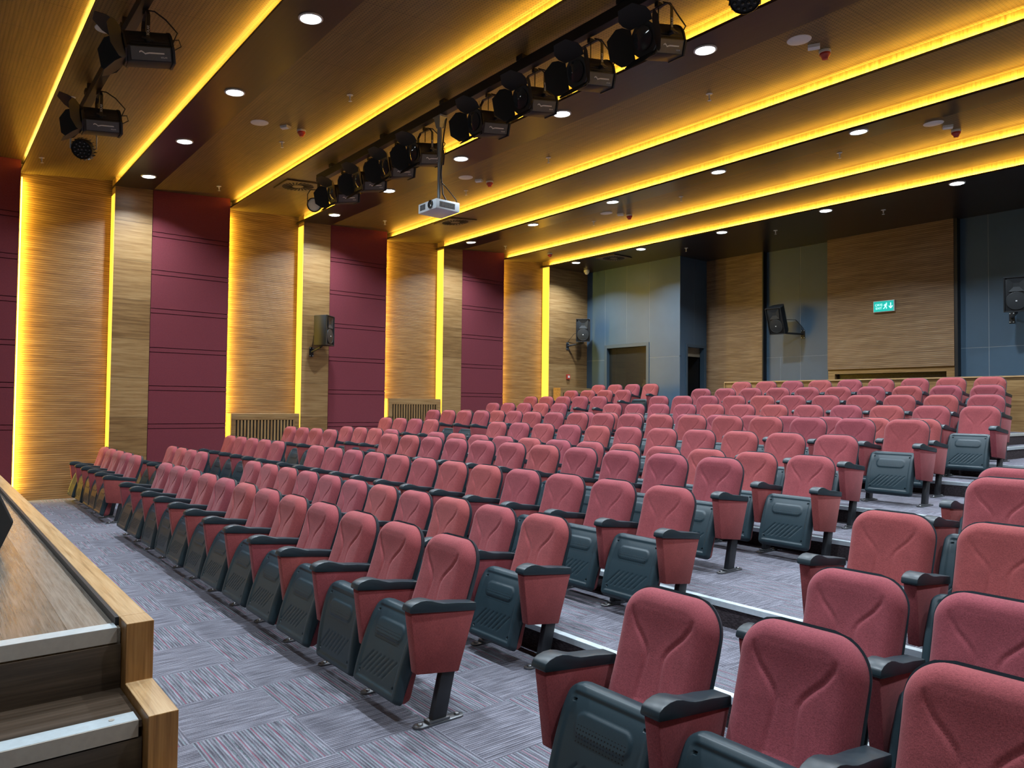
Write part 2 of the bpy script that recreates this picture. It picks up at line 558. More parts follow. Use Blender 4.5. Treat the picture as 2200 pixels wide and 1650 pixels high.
MB().box(-5.66, -5.60, YB-.15, YB+.05, 0, 5.95).obj('panel_edge', M['black'], wall_back)
MB().box(-8.20, -8.05, YB-.13, YB+.05, .5, 2.56).box(-5.81, -5.66, YB-.13, YB+.05, .5, 2.56).box(-8.05, -5.81, YB-.13, YB+.05, 2.46, 2.56).obj('door_surround', M['oak_x'], wall_back)
door1 = struct(MB().box(-8.05, -5.81, YB-.02, YB+.04, .5, 2.46).obj('door_1', M['riser_wood']))

# projection booth in the back corner
YF, XS = 14.45, -11.40                 # front face, side face
booth = struct(MB().box(XR, XS-.06, YF+.10, YB, 0, 1.25).box(XR, XS-.06, YF+.07, YB, 3.9, 3.95).box(XR, XP, YF+.05, YB, 1.25, 5.95).box(XR, XS-.06, YB-.03, YB, 1.25, 3.9).obj('wall_booth', M['booth_in']))
WX0, WX1, WZ0, WZ1 = -13.84, -12.46, 1.75, 3.27
m = MB()
xs, zs = [XP-.02, WX0-.09, -13.15, WX1+.09, XS], [0, JZ+.06, 5.95]
for i in range(4):
    m.box(xs[i]+(g/2 if i else 0), xs[i+1]-(g/2 if i < 3 else 0), YF, YF+.05, max(zs[1], (WZ1+.09 if i in (1, 2) else 0))+g/2, zs[2])
m.box(xs[0], xs[1]-g/2, YF, YF+.05, 0, zs[1]-g/2)
m.box(xs[3]+g/2, xs[4], YF, YF+.05, 0, zs[1]-g/2)
m.box(WX0-.09, WX1+.09, YF, YF+.05, 0, WZ0-.05)
m.obj('grey_panel', M['grey_wall'], booth)
MB().box(XP, WX0-.05, YF+.003, YF+.06, 0, 5.95).box(WX1+.05, XS-.02, YF+.003, YF+.06, 0, 5.95).box(WX0-.05, WX1+.05, YF+.003, YF+.06, WZ1+.05, 5.95).box(WX0-.05, WX1+.05, YF+.003, YF+.06, 0, WZ0-.04).obj('panel_backing', M['grey_joint'], booth)
win = struct(link('window_1', None))
MB().box(WX0-.09, WX0, YF-.02, YF+.14, WZ0, WZ1+.09).box(WX1, WX1+.09, YF-.02, YF+.14, WZ0, WZ1+.09).box(WX0, WX1, YF-.02, YF+.14, WZ1, WZ1+.09).box(WX0, WX1, YF-.02, YF+.14, WZ0-.05, WZ0).obj('window_frame', M['grey_frame'], win, bevel=.004)
MB().box(WX0, WX1, YF+.085, YF+.093, WZ0, WZ1).obj('window_pane', M['glass'], win)
DY0, DY1, DZ = 14.74, 15.40, 3.20
MB().box(XS-.05, XS, YF+.052, DY0-.07, 0, 5.95).box(XS-.05, XS, DY1+.07, YB-.14, 0, 5.95).box(XS-.05, XS, DY0-.07, 15.0, DZ+.07, 5.95).box(XS-.05, XS, 15.011, DY1+.07, DZ+.07, 5.95).obj('grey_panel', M['grey_wall'], booth)
MB().box(XS-.05, XS-.003, 14.97, 15.04, DZ+.08, 5.9).obj('panel_backing', M['grey_joint'], booth)
door2 = struct(link('door_2', None))
MB().box(XS-.12, XS+.02, DY0-.07, DY0, 1.3, DZ+.07).box(XS-.12, XS+.02, DY1, DY1+.07, 1.3, DZ+.07).box(XS-.12, XS+.02, DY0, DY1, DZ, DZ+.07).obj('door_frame', M['grey_frame'], door2, bevel=.004)
MB().box(XS-.16, XS-.13, DY0-.02, DY1+.02, DZ-.22, DZ+.02).obj('door_lintel', M['beige'], door2)
MB().hexa([(XS-.16, DY1-.02, 1.3), (XS-.16, DY1+.02, 1.3), (XS-.92, DY1+.02, 1.3), (XS-.92, DY1-.02, 1.3), (XS-.16, DY1-.02, DZ-.22), (XS-.16, DY1+.02, DZ-.22), (XS-.92, DY1+.02, DZ-.22), (XS-.92, DY1-.02, DZ-.22)]).obj('door_leaf', M['black'], door2)

# low oak wall behind the last row, and its cap
low = MB().box(-10.0, XE, 14.32, 14.42, 1.2, 2.27)
lw = struct(low.obj('wall_low', M['oak_x']))
MB().box(-10.02, XE, 14.30, 14.44, 2.27, 2.295).obj('wall_cap', M['trim'], lw)
MB().box(-10.03, -10.0, 14.30, 14.44, 1.2, 2.27).obj('wall_end', M['oak_z'], lw)

# ------------------------------------------------------------------ floor and platforms
floor = struct(MB().box(XR-.1, XE+.1, -5.2, 3.40, -.1, 0).obj('floor', M['carpet']))
NOS = [3.39, 4.43, 6.53, 7.62, 9.64, 10.72, 11.76, 12.80]
for i, y in enumerate(NOS):
    z = RISE*(i+1)
    y2 = NOS[i+1]+.01 if i < 7 else 15.75
    x1 = XE+.1 if i < 6 else (-3.70 if i == 6 else -3.96)
    m = MB()
    m.box(XR-.1, x1, y, y2 if i < 7 else 15.75, 0, z, 0)
    if i == 5:
        m.box(-3.95, x1, y2-.02, 15.75, 0, z, 0)
    if i == 6:
        m.box(-4.2, x1, y2-.02, 15.75, 0, z, 0)
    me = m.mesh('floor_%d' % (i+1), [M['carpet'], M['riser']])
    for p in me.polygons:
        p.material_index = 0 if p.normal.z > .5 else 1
    fl = struct(link('floor_%d' % (i+1), me))
    n = MB().box(XR+.3, x1+.004, y-.006, y+.045, z, z+.004, 0).box(XR+.3, x1+.004, y-.008, y-.002, z-.035, z+.003, 0)
    if i >= 6:
        n.box(x1-.045, x1+.006, y, 15.7 if i == 7 else 15.7, z, z+.004, 0).box(x1, x1+.008, y-.008, 15.7, z-.035, z+.003, 0)
        n.box(x1-.03, x1+.008, y-.008, y-.002, z-RISE, z, 0)
    struct(n.obj('trim_%d' % (i+1), M['alu']))

# ------------------------------------------------------------------ stage and its steps
SZ, SD, SR = .968, .194, .32
stage = thing('stage', 'dark plank stage deck with a pale oak edge along the front aisle', 'stage', (-8.8, -2, 0))
def at(o, ob):
    ob.matrix_parent_inverse = Matrix.Translation(-Vector(o.location))
    return ob
at(stage, MB().box(XP+.005, -2.765, -5.1, .546, .80, SZ-.03).obj('deck', M['deck'], stage))
at(stage, MB().box(XP+.005, -2.803, .548, .632, 0, SZ).obj('front_edge', M['trim'], stage, bevel=.003))
at(stage, MB().box(XP+.005, -2.803, .536, .5478, SZ-.03, SZ-.002).obj('dark_gap_strip', M['black'], stage))
at(stage, MB().box(-2.81, -2.775, -5.1, .546, 0, .80).obj('end_board', M['riser_wood'], stage))
at(stage, MB().box(-2.825, -2.762, -3.0, .535, SZ-.03, SZ-.025, 0).box(-2.766, -2.761, -3.0, .535, SZ-.075, SZ-.026, 1).obj('nosing', [M['alu'], M['alu_front']], stage))
steps = thing('stage_steps', 'dark walnut steps with aluminium nosings leading down from the stage', 'steps', (-2.0, -1, 0))
prof = [(-2.80, 0), (-2.80, SZ)]
x = -2.69
for q in range(5):
    prof += [(x, SZ-SD*q), (x, SZ-SD*(q+1))]
    x += SR
prof = prof[:-1] + [(x-SR, 0)]
m = MB()
m.prism(prof, 1, .549, .633)
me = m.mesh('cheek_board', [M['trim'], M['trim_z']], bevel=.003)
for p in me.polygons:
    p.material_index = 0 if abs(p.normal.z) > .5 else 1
at(steps, link('cheek_board', me, steps))
for q in range(4):
    xa, z = -2.755+SR*q, SZ-.03-SD*(q+1)
    at(steps, MB().box(xa, xa+SR, -3.0, .546, z-.02, z).obj('tread', M['riser_wood'], steps))
    at(steps, MB().box(xa-.004, xa+.004, -3.0, .546, z, z+SD-.05).obj('riser', M['riser_wood'], steps))
    at(steps, MB().box(xa+SR-.068, xa+SR+.002, -3.0, .535, z, z+.005, 0).box(xa+SR, xa+SR+.007, -3.0, .535, z-.045, z+.004, 1).cyl((xa+SR-.035, .47, z+.004), (xa+SR-.035, .47, z+.007), .008, mi=1).obj('nosing', [M['alu'], M['alu_front']], steps))
at(steps, MB().box(-2.76+SR*4-.01, -2.76+SR*4, -3.0, .546, 0, SZ-.03-SD*4-.02).obj('riser', M['riser_wood'], steps))

# ------------------------------------------------------------------ seats
def sd_round(px, pz, W, L, rt, rb):
    """distance inside a rounded rectangle |x|<=W, 0<=z<=L (positive inside)"""
    r = rt if pz > L/2 else rb
    qx = abs(px)-W+r
    qz = abs(pz-L/2)-L/2+r
    return -(min(max(qx, qz), 0)+math.hypot(max(qx, 0), max(qz, 0))-r)
def pad(W, L, rt, rb, T, R, mapf, nu, nv, disp=None, taper=0.0):
    """closed pad; mapf(x, s, t) -> point, t grows along the pad's outward side"""
    mb = MB()
    vs = []
    for j in range(nv+1):
        b = .5-.5*math.cos(PI*j/nv)
        s = L*(.45*b+.55*j/nv)
        if s > L-rt:
            k_ = (s-(L-rt))/rt
            hw = W-rt+rt*math.sqrt(max(0, 1-k_*k_))
        elif s < rb:
            k_ = (rb-s)/rb
            hw = W-rb+rb*math.sqrt(max(0, 1-k_*k_))
        else:
            hw = W
        for i in range(nu+1):
            a = -math.cos(PI*i/nu)
            u = .5*a+.5*(2*i/nu-1)
            x = u*hw
            d = max(0, sd_round(x, s, W, L, rt, rb))
            t = T*(math.sqrt(max(0, 1-(1-min(d/R, 1))**2)))
            if disp:
                t += disp(x, s)*min(1, d/R)
            vs.append(mapf(x*(1-taper*(1-s/L)), s, t))
    fs = []
    c = nu+1
    for j in range(nv):
        for i in range(nu):
            fs.append((j*c+i, j*c+i+1, (j+1)*c+i+1, (j+1)*c+i))
    loop = [i for i in range(c)] + [j*c+nu for j in range(1, nv+1)] + [nv*c+i for i in range(nu-1, -1, -1)] + [j*c for j in range(nv-1, 0, -1)]
    mb.add(vs, fs)
    mb.f.append(tuple(reversed(loop)))
    mb.m.append(0)
    return mb

BB, BT = Vector((0, -.180, .385)), Vector((0, -.004, .912))
BL = (BT-BB).length
be = (BT-BB)/BL
bn = Vector((0, -be.z, be.y))
def back_map(off, sign):
    def f(x, s, t):
        curve = -.012*math.sin(PI*s/BL)+.02*max(0, (s/BL-.55))**2
        p = BB + be*s + bn*(off+sign*t+curve)
        return (x, p.y, p.z)
    return f
def seg_d(px, pz, a, b):
    ax, az = a; bx, bz = b
    vx, vz = bx-ax, bz-az
    t = max(0, min(1, ((px-ax)*vx+(pz-az)*vz)/(vx*vx+vz*vz)))
    return math.hypot(px-ax-vx*t, pz-az-vz*t), t
CR = [(.158, .455), (.150, .425), (.122, .382), (.085, .345), (.058, .315), (.044, .285), (.043, .25), (.050, .19), (.056, .10)]
DEP = [.25, .7, 1, 1, 1, .9, .6, .45, .35, .2]
def cushion_disp(x, s):
    ax = abs(x)
    best, dep = 9, 0
    for i in range(len(CR)-1):
        d, t = seg_d(ax, s, CR[i], CR[i+1])
        if d < best:
            best, dep = d, DEP[i]*(1-t)+DEP[i+1]*t
    h = -.0080*dep*math.exp(-(best/.0080)**2)
    # the middle sinks inside the V, the wings swell beside it
    xi = None
    for i in range(len(CR)-1):
        if CR[i+1][1] <= s <= CR[i][1]:
            t = (s-CR[i+1][1])/(CR[i][1]-CR[i+1][1])
            xi = CR[i+1][0]*(1-t)+CR[i][0]*t
    if xi is not None:
        q = 1/(1+math.exp((ax-xi)/.010))
        fade = min(1, max(0, (.46-s)/.17))*min(1, s/.15)
        h -= .0042*q*fade
    h += .0035*math.exp(-((s-.465)/.065)**2)            # head roll
    h += .0045*math.exp(-((ax-.14)/.07)**2)*min(1, max(0, (.42-s)/.14))
    return h
me_cush = pad(.240, BL, .138, .04, .078, .068, back_map(.0, 1), 72, 84, cushion_disp, .03).mesh('backrest', [M['fabric']], smooth=60)
me_shell = pad(.2475, BL+.010, .145, .05, .034, .022, back_map(.004, -1), 22, 26, None, .03).mesh('back_shell', [M['plastic']], smooth=50)
# black welt that frames the cushion
HY, HZ = -.330, .36                     # seat hinge
PB, PT = Vector((0, -.515, .105)), Vector((0, -.345, .565))
PL = (PT-PB).length
pe = (PT-PB)/PL
pn = Vector((0, -pe.z, pe.y))
def pan_map(off, sign):
    def f(x, s, t):
        q = s/PL
        curve = .030*4*q*(1-q)*.6 - .05*max(0, q-.72)**2*6
        p = PB + pe*s + pn*(off+sign*t+curve)
        return (x, p.y-HY, p.z-HZ)
    return f
def sstep(a, b, v):
    v = max(0, min(1, (v-a)/(b-a)))
    return v*v*(3-2*v)
def pan_disp(x, s):
    d = sd_round(x, s, .246, PL, .06, .035)
    h = -.008*sstep(.036, .056, d)                     # sunk field inside the rim
    # raised perforated pad
    qx, qz = abs(x)-.105, abs(s-(PL-.152))-.006
    e = math.hypot(max(qx, 0), max(qz, 0))+min(max(qx, qz), 0)-.040
    h += .006*sstep(.007, -.007, e)
    # slanted ribs below
    xs = x-(s-.145)*.95
    if .085 < s < .205 and abs(xs) < .150:
        ph = ((xs+.150)/.043) % 1.0
        edge = min(sstep(.085, .091, s), sstep(.205, .199, s))
        h -= .005*edge*sstep(.02, .12, ph)*(1-sstep(.12, .45, ph))
    for sx in (-.185, .185):
        for ss in (.072, PL-.075):
            if math.hypot(x-sx, s-ss) < .0065:
                h -= .010
    return h
me_pan = pad(.246, PL, .060, .035, .052, .022, pan_map(.0, 1), 92, 92, pan_disp, .0).mesh('seat_pan', [M['pan']], smooth=40)
me_scush = pad(.240, PL-.004, .07, .05, .088, .075, pan_map(.002, -1), 20, 20, None, .0).mesh('seat_cushion', [M['fabric']], smooth=60)

m = MB()
AW = .0385
m.hexa([(-AW*.80, -.476, .290), (AW*.80, -.476, .290), (AW, -.215, .256), (-AW, -.215, .256), (-AW*.88, -.520, .622), (AW*.88, -.520, .622), (AW, -.108, .575), (-AW, -.108, .575)])
me_arm = m.mesh('arm_panel', [M['fabric_arm']], bevel=.007, seg=2, smooth=35)
top = [(-.530, .632), (-.522, .652), (-.500, .664), (-.465, .672), (-.430, .672), (-.395, .664), (-.360, .651), (-.325, .641), (-.29, .636), (-.23, .630), (-.16, .619), (-.104, .611)]
bot = [(-.104, .567), (-.30, .590), (-.520, .616), (-.531, .622)]
me_rest = MB().prism(top+bot, 0, -.0425, .0425).mesh('armrest', [M['plastic']], bevel=.0055, seg=2, smooth=40)
me_leg = MB().hexa([(-.022, -.372, .02), (.022, -.372, .02), (.022, -.282, .02), (-.022, -.282, .02), (-.022, -.306, .30), (.022, -.306, .30), (.022, -.218, .30), (-.022, -.218, .30)]).mesh('leg', [M['steel_dark']], bevel=.005, smooth=35)
m = MB()
fp = []
for i in range(9):
    a = PI/2+PI*i/8
    fp.append((-.438+.034*math.cos(a+PI/2) if False else .034*math.cos(PI*i/8+PI), -.438-.034*math.sin(PI*i/8)))
for i in range(9):
    fp.append((.034*math.cos(PI*i/8), -.196+.034*math.sin(PI*i/8)))
m.prism(fp, 2, 0, .012)
m.box(-.03, .03, -.392, -.262, .012, .026)
for yy in (-.435, -.20):
    m.cyl((0, yy, .012), (0, yy, .022), .018, .012, 12)
me_foot = m.mesh('foot_plate', [M['steel']], bevel=.002, smooth=35)
# bracket that carries the seat between the arms
me_hinge = MB().box(-.252, .252, -.285, -.235, .300, .350).mesh('seat_rail', [M['steel_dark']], bevel=.006)

def ordinal(n):
    return ['first', 'second', 'third', 'fourth', 'fifth', 'sixth', 'seventh', 'eighth', 'ninth', 'tenth', 'eleventh', 'twelfth'][n-1]
ROWN = ['front', 'second', 'third', 'fourth', 'fifth', 'sixth', 'seventh', 'eighth', 'ninth', 'tenth', 'eleventh', 'last']
def row_y(k):
    return 2.53+1.0275*(k-1)
LEV = {1: 0, 2: 0, 3: 1, 4: 2, 5: 2, 6: 3, 7: 4, 8: 4, 9: 5, 10: 6, 11: 7, 12: 8}

def make_seat():
    r = thing('theater_seat', 'x', 'seat', group='red folding auditorium seats')
    link('back_shell', me_shell, r)
    link('backrest', me_cush, r)
    p = link('seat_pan', me_pan, r, (0, HY, HZ))
    link('seat_cushion', me_scush, p)
    link('seat_rail', me_hinge, r)
    link('arm_panel', me_arm, r, (-.295, 0, 0))
    link('armrest', me_rest, r, (-.295, 0, 0))
    link('leg', me_leg, r, (-.295, 0, 0))
    link('foot_plate', me_foot, r, (-.295, 0, 0))
    return r
proto = make_seat()
first = [True]
def place_seat(x, k, label, right_arm=False, drop=0.0):
    if first[0]:
        r = proto
        first[0] = False
    else:
        r = copy_tree(proto)
        for c in [c for c in r.children if c.location.x > .2]:
            bpy.data.objects.remove(c)
    r.location = (x, row_y(k), LEV[k]*RISE)
    r['label'] = label
    if right_arm:
        for n, me in (('arm_panel', me_arm), ('armrest', me_rest), ('leg', me_leg), ('foot_plate', me_foot)):
            link(n, me, r, (.295, 0, 0))
    for c in r.children:
        if c.name.startswith('seat_pan'):
            c.rotation_euler = (math.radians(drop+random.uniform(-1.2, 1.6)), 0, 0)
    return r

MID = {1: (-3.64, 12), 2: (-3.96, 11), 3: (-3.68, 12), 4: (-3.95, 11), 5: (-3.66, 12), 6: (-3.94, 11), 7: (-3.65, 12), 8: (-3.92, 11), 9: (-3.61, 12), 10: (-3.88, 11), 11: (-4.20, 10), 12: (-4.50, 9)}
LEFT = {1: (-11.82, 5), 2: (-12.17, 4), 3: (-11.65, 5), 4: (-11.92, 4), 5: (-11.62, 4), 6: (-11.90, 4), 7: (-11.68, 4), 8: (-11.92, 4), 9: (-11.66, 5), 10: (-11.48, 5), 11: (-11.70, 4), 12: (-11.75, 4)}
NEAR = {1: (-2.0, 3), 2: (-1.72, 2), 3: (-2.0, 2), 4: (-1.73, 1), 5: (-2.01, 1)}
DROPS = {('m', 1, 1): 10, ('l', 1, 2): 14, ('l', 1, 3): 9, ('l', 1, 1): 7, ('l', 1, 0): 4, ('m', 1, 6): 5, ('m', 1, 9): 6, ('l', 12, 0): 24, ('m', 2, 1): 2, ('m', 1, 8): 9}
for k in range(1, 13):
    x0, n = MID[k]
    for i in range(n):
        place_seat(x0-.59*i, k, 'red folding seat, %s row of the middle block, %s from the near aisle' % (ROWN[k-1], ordinal(i+1)), i == 0, DROPS.get(('m', k, i), 0))
    x0, n = LEFT[k]
    for i in range(n):
        place_seat(x0-.585*i, k, 'red folding seat, %s row of the far wall block, %s from its aisle' % (ROWN[k-1], ordinal(i+1)), i == 0, DROPS.get(('l', k, i), 0))
    if k in NEAR:
        x0, n = NEAR[k]
        for i in range(n):
            place_seat(x0+.59*i, k, 'red folding seat, %s row of the nearest block, %s from the aisle' % (ROWN[k-1], ordinal(i+1)), True if i == n-1 else False, 0)

# ------------------------------------------------------------------ ceiling fittings
def slope_at(y):
    return math.atan2(ceil_z(y+.01)-ceil_z(y-.01), .02)
LX = [-13.70, -11.50, -9.26, -6.97, -4.73, -2.50, -.26]
LYS = [(2.96, 'second'), (6.40, 'fourth'), (9.78, 'sixth'), (13.12, 'last'), (-.45, 'stage')]
me_rim = MB().lathe([(.098, .0), (.122, .0), (.122, -.010), (.105, -.014), (.098, -.006), (.098, .0)], (0, 0, 0), (0, 0, 1), 28).mesh('rim', [M['white']], smooth=40)
me_lens = MB().lathe([(.0, -.009), (.06, -.009), (.097, -.004), (.097, .004)], (0, 0, 0), (0, 0, 1), 28).mesh('lamp_lens', [M['lamp']], smooth=60)
dl = bpy.data.lights.new('downlight_beam', 'AREA')
dl.shape = 'DISK'
dl.size = .18
dl.energy = DOWN_W
dl.color = DOWN_COL
dl.spread = math.radians(132)
LROW = ['nearest the stage', 'over the fourth row', 'over the eighth row', 'along the back wall', 'added unseen over the stage']
dl_added = dl.copy()  # dimmed row added over the stage, out of view, to light seat fronts
dl_added.energy = DOWN_W*.4
for j, (y, nm) in enumerate(LYS):
    for i, x in enumerate(LX):
        z = ceil_z(y)
        d = thing('ceiling_downlight', 'round white ceiling downlight, %s from the far wall in the line %s' % (ordinal(i+1), LROW[j]), 'ceiling light', (x, y, z), (slope_at(y), 0, 0), 'recessed ceiling downlights')
        link('rim', me_rim, d)
        link('lamp_lens', me_lens, d)
        lo = bpy.data.objects.new('downlight_beam', dl if j < 4 else dl_added)
        COL.objects.link(lo)
        lo.location = (x, y, z-.03)

me_cs = MB().lathe([(0, -.010), (.10, -.010), (.118, -.006), (.122, 0)], (0, 0, 0), (0, 0, 1), 28).mesh('ceiling_speaker', [M['white']], smooth=40)
for (x, y), lab in zip([(-10.17, 3.6), (-4.02, 7.03), (-10.08, 7.07), (-4.01, 10.35), (-10.01, 10.4), (-8.54, 1.42)],
        ['white round ceiling speaker above the front row of seats', 'white round ceiling speaker beside the red detector nearest the camera', 'white round ceiling speaker behind the projector', 'white round ceiling speaker at the far upper end of the sixth panel', 'small white round ceiling speaker beyond the projector, towards the booth', 'white round ceiling speaker beside the front lighting bar']):
    o = link('ceiling_speaker', me_cs, None, (x, y, ceil_z(y)), (slope_at(y), 0, 0))
    tag(o, lab, 'ceiling speaker', 'flush ceiling speakers')

LAND = ['above the first rows of seats', 'beside the ceiling speaker nearest the camera', 'behind the projector', 'high in the second last panel', 'over the back rows near the booth', 'in the last cove by the far wall']
for q, (x, y) in enumerate([(-10.17, 4.21), (-3.99, 7.5), (-10.06, 7.56), (-3.96, 10.96), (-9.9, 10.94), (-13.52, 12.05)]):
    d = thing('smoke_detector', 'red capped smoke detector ' + LAND[q], 'smoke detector', (x, y, ceil_z(y)), (slope_at(y), 0, 0), 'red smoke detectors')
    MB().lathe([(.062, 0), (.062, -.025), (.05, -.03), (0, -.03)], (0, 0, 0), (0, 0, 1), 20).obj('base_plate', M['white'], d, smooth=40)
    MB().lathe([(.056, -.028), (.058, -.05), (.040, -.072), (.030, -.095), (0, -.098)], (0, 0, 0), (0, 0, 1), 20).obj('cap', M['redplastic'], d, smooth=40)
for q, (x, y) in enumerate([(-10.13, 4.02), (-4.0, 7.35), (-10.08, 7.41), (-3.95, 10.71), (-9.91, 10.76)]):
    o = MB().prism([(-.055, 0), (.055, 0), (.05, -.03), (.0, -.05), (-.05, -.035)], 0, -.06, .06).obj('sensor_box', M['white'], None, (x, y-.06, ceil_z(y)), (slope_at(y), 0, .5), bevel=.004)
    tag(o, 'small white sensor box by the red detector ' + LAND[q], 'sensor', 'white ceiling sensor boxes')

sprm = MB().lathe([(.042, 0), (.042, -.004), (.02, -.008), (.011, -.012), (.011, -.05), (.006, -.055), (.006, -.075), (.024, -.078), (.024, -.081), (0, -.081)], (0, 0, 0), (0, 0, 1), 14).mesh('sprinkler', [M['white']], smooth=40)
SPR = [(-8.6, 4.2), (-10.83, 4.18), (-13.82, 4.17), (-5.46, 7.47), (-8.49, 7.52), (-10.78, 7.57), (-13.68, 7.53), (-5.39, 10.55), (-8.38, 10.64), (-10.7, 10.74), (-13.79, 10.86), (-6.26, 13.89), (-8.44, 13.83), (-10.74, 13.83), (-13.8, 1.41), (-10.78, 1.41)]
SPL = ['in the perforated strip before the main lighting bar, nearest the camera', 'before the main lighting bar, just past the red detector', 'in the strip before the main lighting bar, at the far wall', 'behind the main lighting bar, nearest the camera', 'behind the main lighting bar, second from the camera', 'behind the projector, under the red detector', 'behind the main lighting bar, at the far wall', 'over the ninth row, nearest the camera', 'over the ninth row, second from the camera', 'over the ninth row, third from the camera', 'over the ninth row, at the far wall', 'along the back wall, nearest the exit sign', 'along the back wall, above the corner speaker', 'along the back wall, nearest the booth', 'beside the front lighting bar, at the far wall', 'beside the front lighting bar, above its lamps']
for (x, y), lab in zip(SPR, SPL):
    o = link('sprinkler', sprm, None, (x, y, ceil_z(y)), (slope_at(y), 0, 0))
    tag(o, 'small pale ceiling sprinkler ' + lab, 'sprinkler', 'ceiling sprinklers')

def vent(x, y, lab):
    d = thing('air_vent', lab, 'air vent', (x, y, ceil_z(y)), (slope_at(y), 0, 0), 'square swirl air vents')
    h = .32
    MB().box(-h, h, -h, h, -.025, -.004).obj('plate', M['vent'], d, bevel=.004)
    m = MB()
    for k in range(24):
        a = 2*PI*k/24
        ca, sa = math.cos(a), math.sin(a)
        ca2, sa2 = math.cos(a+.35), math.sin(a+.35)
        w_ = .016
        p, q = Vector((ca*.10, sa*.10, 0)), Vector((ca2*.27, sa2*.27, 0))
        t = Vector((-(q-p).y, (q-p).x, 0)).normalized()*w_
        m.hexa([p-t*.5+Vector((0, 0, -.029)), q-t+Vector((0, 0, -.029)), q+t+Vector((0, 0, -.029)), p+t*.5+Vector((0, 0, -.029)), p-t*.5+Vector((0, 0, -.0255)), q-t+Vector((0, 0, -.0255)), q+t+Vector((0, 0, -.0255)), p+t*.5+Vector((0, 0, -.0255))])
    m.obj('swirl_slots', M['dark'], d)
    return d
vent(-12.50, 5.13, 'bronze square swirl air vent at the end of the main lighting bar')
vent(-12.42, 8.46, 'bronze square swirl air vent below and right of the projector')
vent(-12.60, 13.36, 'dark square swirl air vent above the grey booth wall')

dome = thing('dome_camera', 'small white security dome camera in the corner above the booth', 'security camera', (-14.30, 14.10, 5.42))
MB().lathe([(.075, 0), (.075, -.05), (.06, -.06)], (0, 0, 0), (0, 0, 1), 20).obj('housing', M['white'], dome, smooth=40)
MB().lathe([(.058, -.055), (.056, -.085), (.035, -.11), (0, -.12)], (0, 0, 0), (0, 0, 1), 20).obj('dome_cover', M['white'], dome, smooth=50)

# ------------------------------------------------------------------ lighting bars and stage lights
def bar(name_label, y, z0, z1, xa, xb, hang):
    b = thing('lighting_bar', name_label, 'lighting bar', (xa, y, z0))
    MB().box(0, xb-xa, -.045, .045, 0, z1-z0).obj('beam', M['black'], b, bevel=.004)
    for hx in hang:
        MB().box(hx-xa-.05, hx-xa+.05, -.055, .055, z1-z0, z1-z0+.05).box(hx-xa-.02, hx-xa+.02, -.03, .03, z1-z0+.05, ceil_z(y)-z0).obj('hanger', M['black'], b)
    return b
BZ0, BZ1 = 5.40, 5.52
bar('long black lighting bar carrying eight lamps across the hall', 5.10, BZ0, BZ1, -11.55, .9, [-11.0, -9.3, -7.75, -6.2, -4.7, -3.0, -1.3, .3])
bar('short black lighting bar nearest the stage', 1.52, 5.36, 5.46, -10.65, .9, [-10.2, -8.2, -6.2, -4.2, -2.2, -.2])

def rz(p, a):
    return p
body = MB()
prof = [(.125*math.cos(PI*k/14), .125*math.sin(PI*k/14)) for k in range(15)]
prof = prof + [(-.126, -.040), (-.136, -.048), (-.082, -.168), (.082, -.168), (.136, -.048), (.126, -.040)]
body.prism(prof, 1, -.17, .20)
pr2 = [(x*1.06, z*1.05) for x, z in prof]
body.prism(pr2, 1, .20, .225).prism(pr2, 1, -.185, -.165)
for sx in (-1, 1):
    for zz in (.0, -.022, -.044):
        body.box(sx*.126-.004, sx*.126+.004, -.14, .17, zz-.004, zz+.004)
body.tube([(.05, .225, .05), (.05, .30, .06), (.05, .31, .0), (.05, .225, -.05)], .006, 6)
me_body = body.mesh('housing', [M['speaker']], bevel=.003, seg=1, smooth=35)
fpl = MB()
oc = [(.165*math.cos(PI/8+PI*k/4), .165*math.sin(PI/8+PI*k/4)-.02) for k in range(8)]
fpl.prism(oc, 1, -.205, -.187)
me_front = fpl.mesh('front_plate', [M['black']], bevel=.003)
me_flens = MB().lathe([(.105, 0), (.105, .012), (.085, .016), (.05, .030), (0, .036)], (0, -.203, -.01), (0, -1, 0), 28).mesh('lens', [M['lens']], smooth=50)
def flap(ang_out):
    """barn door flap hinged at the top edge (z=+.14), leaning outwards"""
    m = MB()
    L_, w0, w1 = .235, .115, .175
    pts = [(-.13, 0), (-.168, .07), (-.168, .13), (-.085, .225), (.085, .225), (.168, .13), (.168, .07), (.13, 0)]
    a = math.radians(ang_out)
    vs = []
    for t in (0, .004):
        for x, s_ in pts:
            vs.append((x, -.205-s_*math.cos(a)+t*math.sin(a)*0, .128+s_*math.sin(a)+t))
    n = len(pts)
    m.add(vs, [tuple(range(n-1, -1, -1)), tuple(range(n, 2*n))]+[(i, (i+1) % n, (i+1) % n+n, i+n) for i in range(n)])
    return m
FL = []
for k, ang in enumerate((38, 52, 30, 48)):
    m = flap(ang)
    m.xf(Matrix.Translation((0, 0, -.02)) @ Matrix.Rotation(PI/2*k, 4, 'Y'))
    FL.append(m.mesh('barn_door', [M['black_matte']]))
yk = MB()
for sx in (-1, 1):
    yk.box(sx*.158-.004, sx*.158+.004, -.016, .016, -.01, .235)
    yk.hexa([(sx*.158-.004, -.016, .235), (sx*.158+.004, -.016, .235), (sx*.158+.004, .016, .235), (sx*.158-.004, .016, .235), (sx*.105-.004, -.016, .290), (sx*.105+.004, -.016, .290), (sx*.105+.004, .016, .290), (sx*.105-.004, .016, .290)])
    yk.cyl((sx*.13, 0, 0), (sx*.185, 0, 0), .022, n=12)
yk.box(-.108, .108, -.016, .016, .284, .292)
yk.box(.180, .190, -.05, .05, -.008, .008)
me_yoke = yk.mesh('yoke', [M['black']], bevel=.001, seg=1)
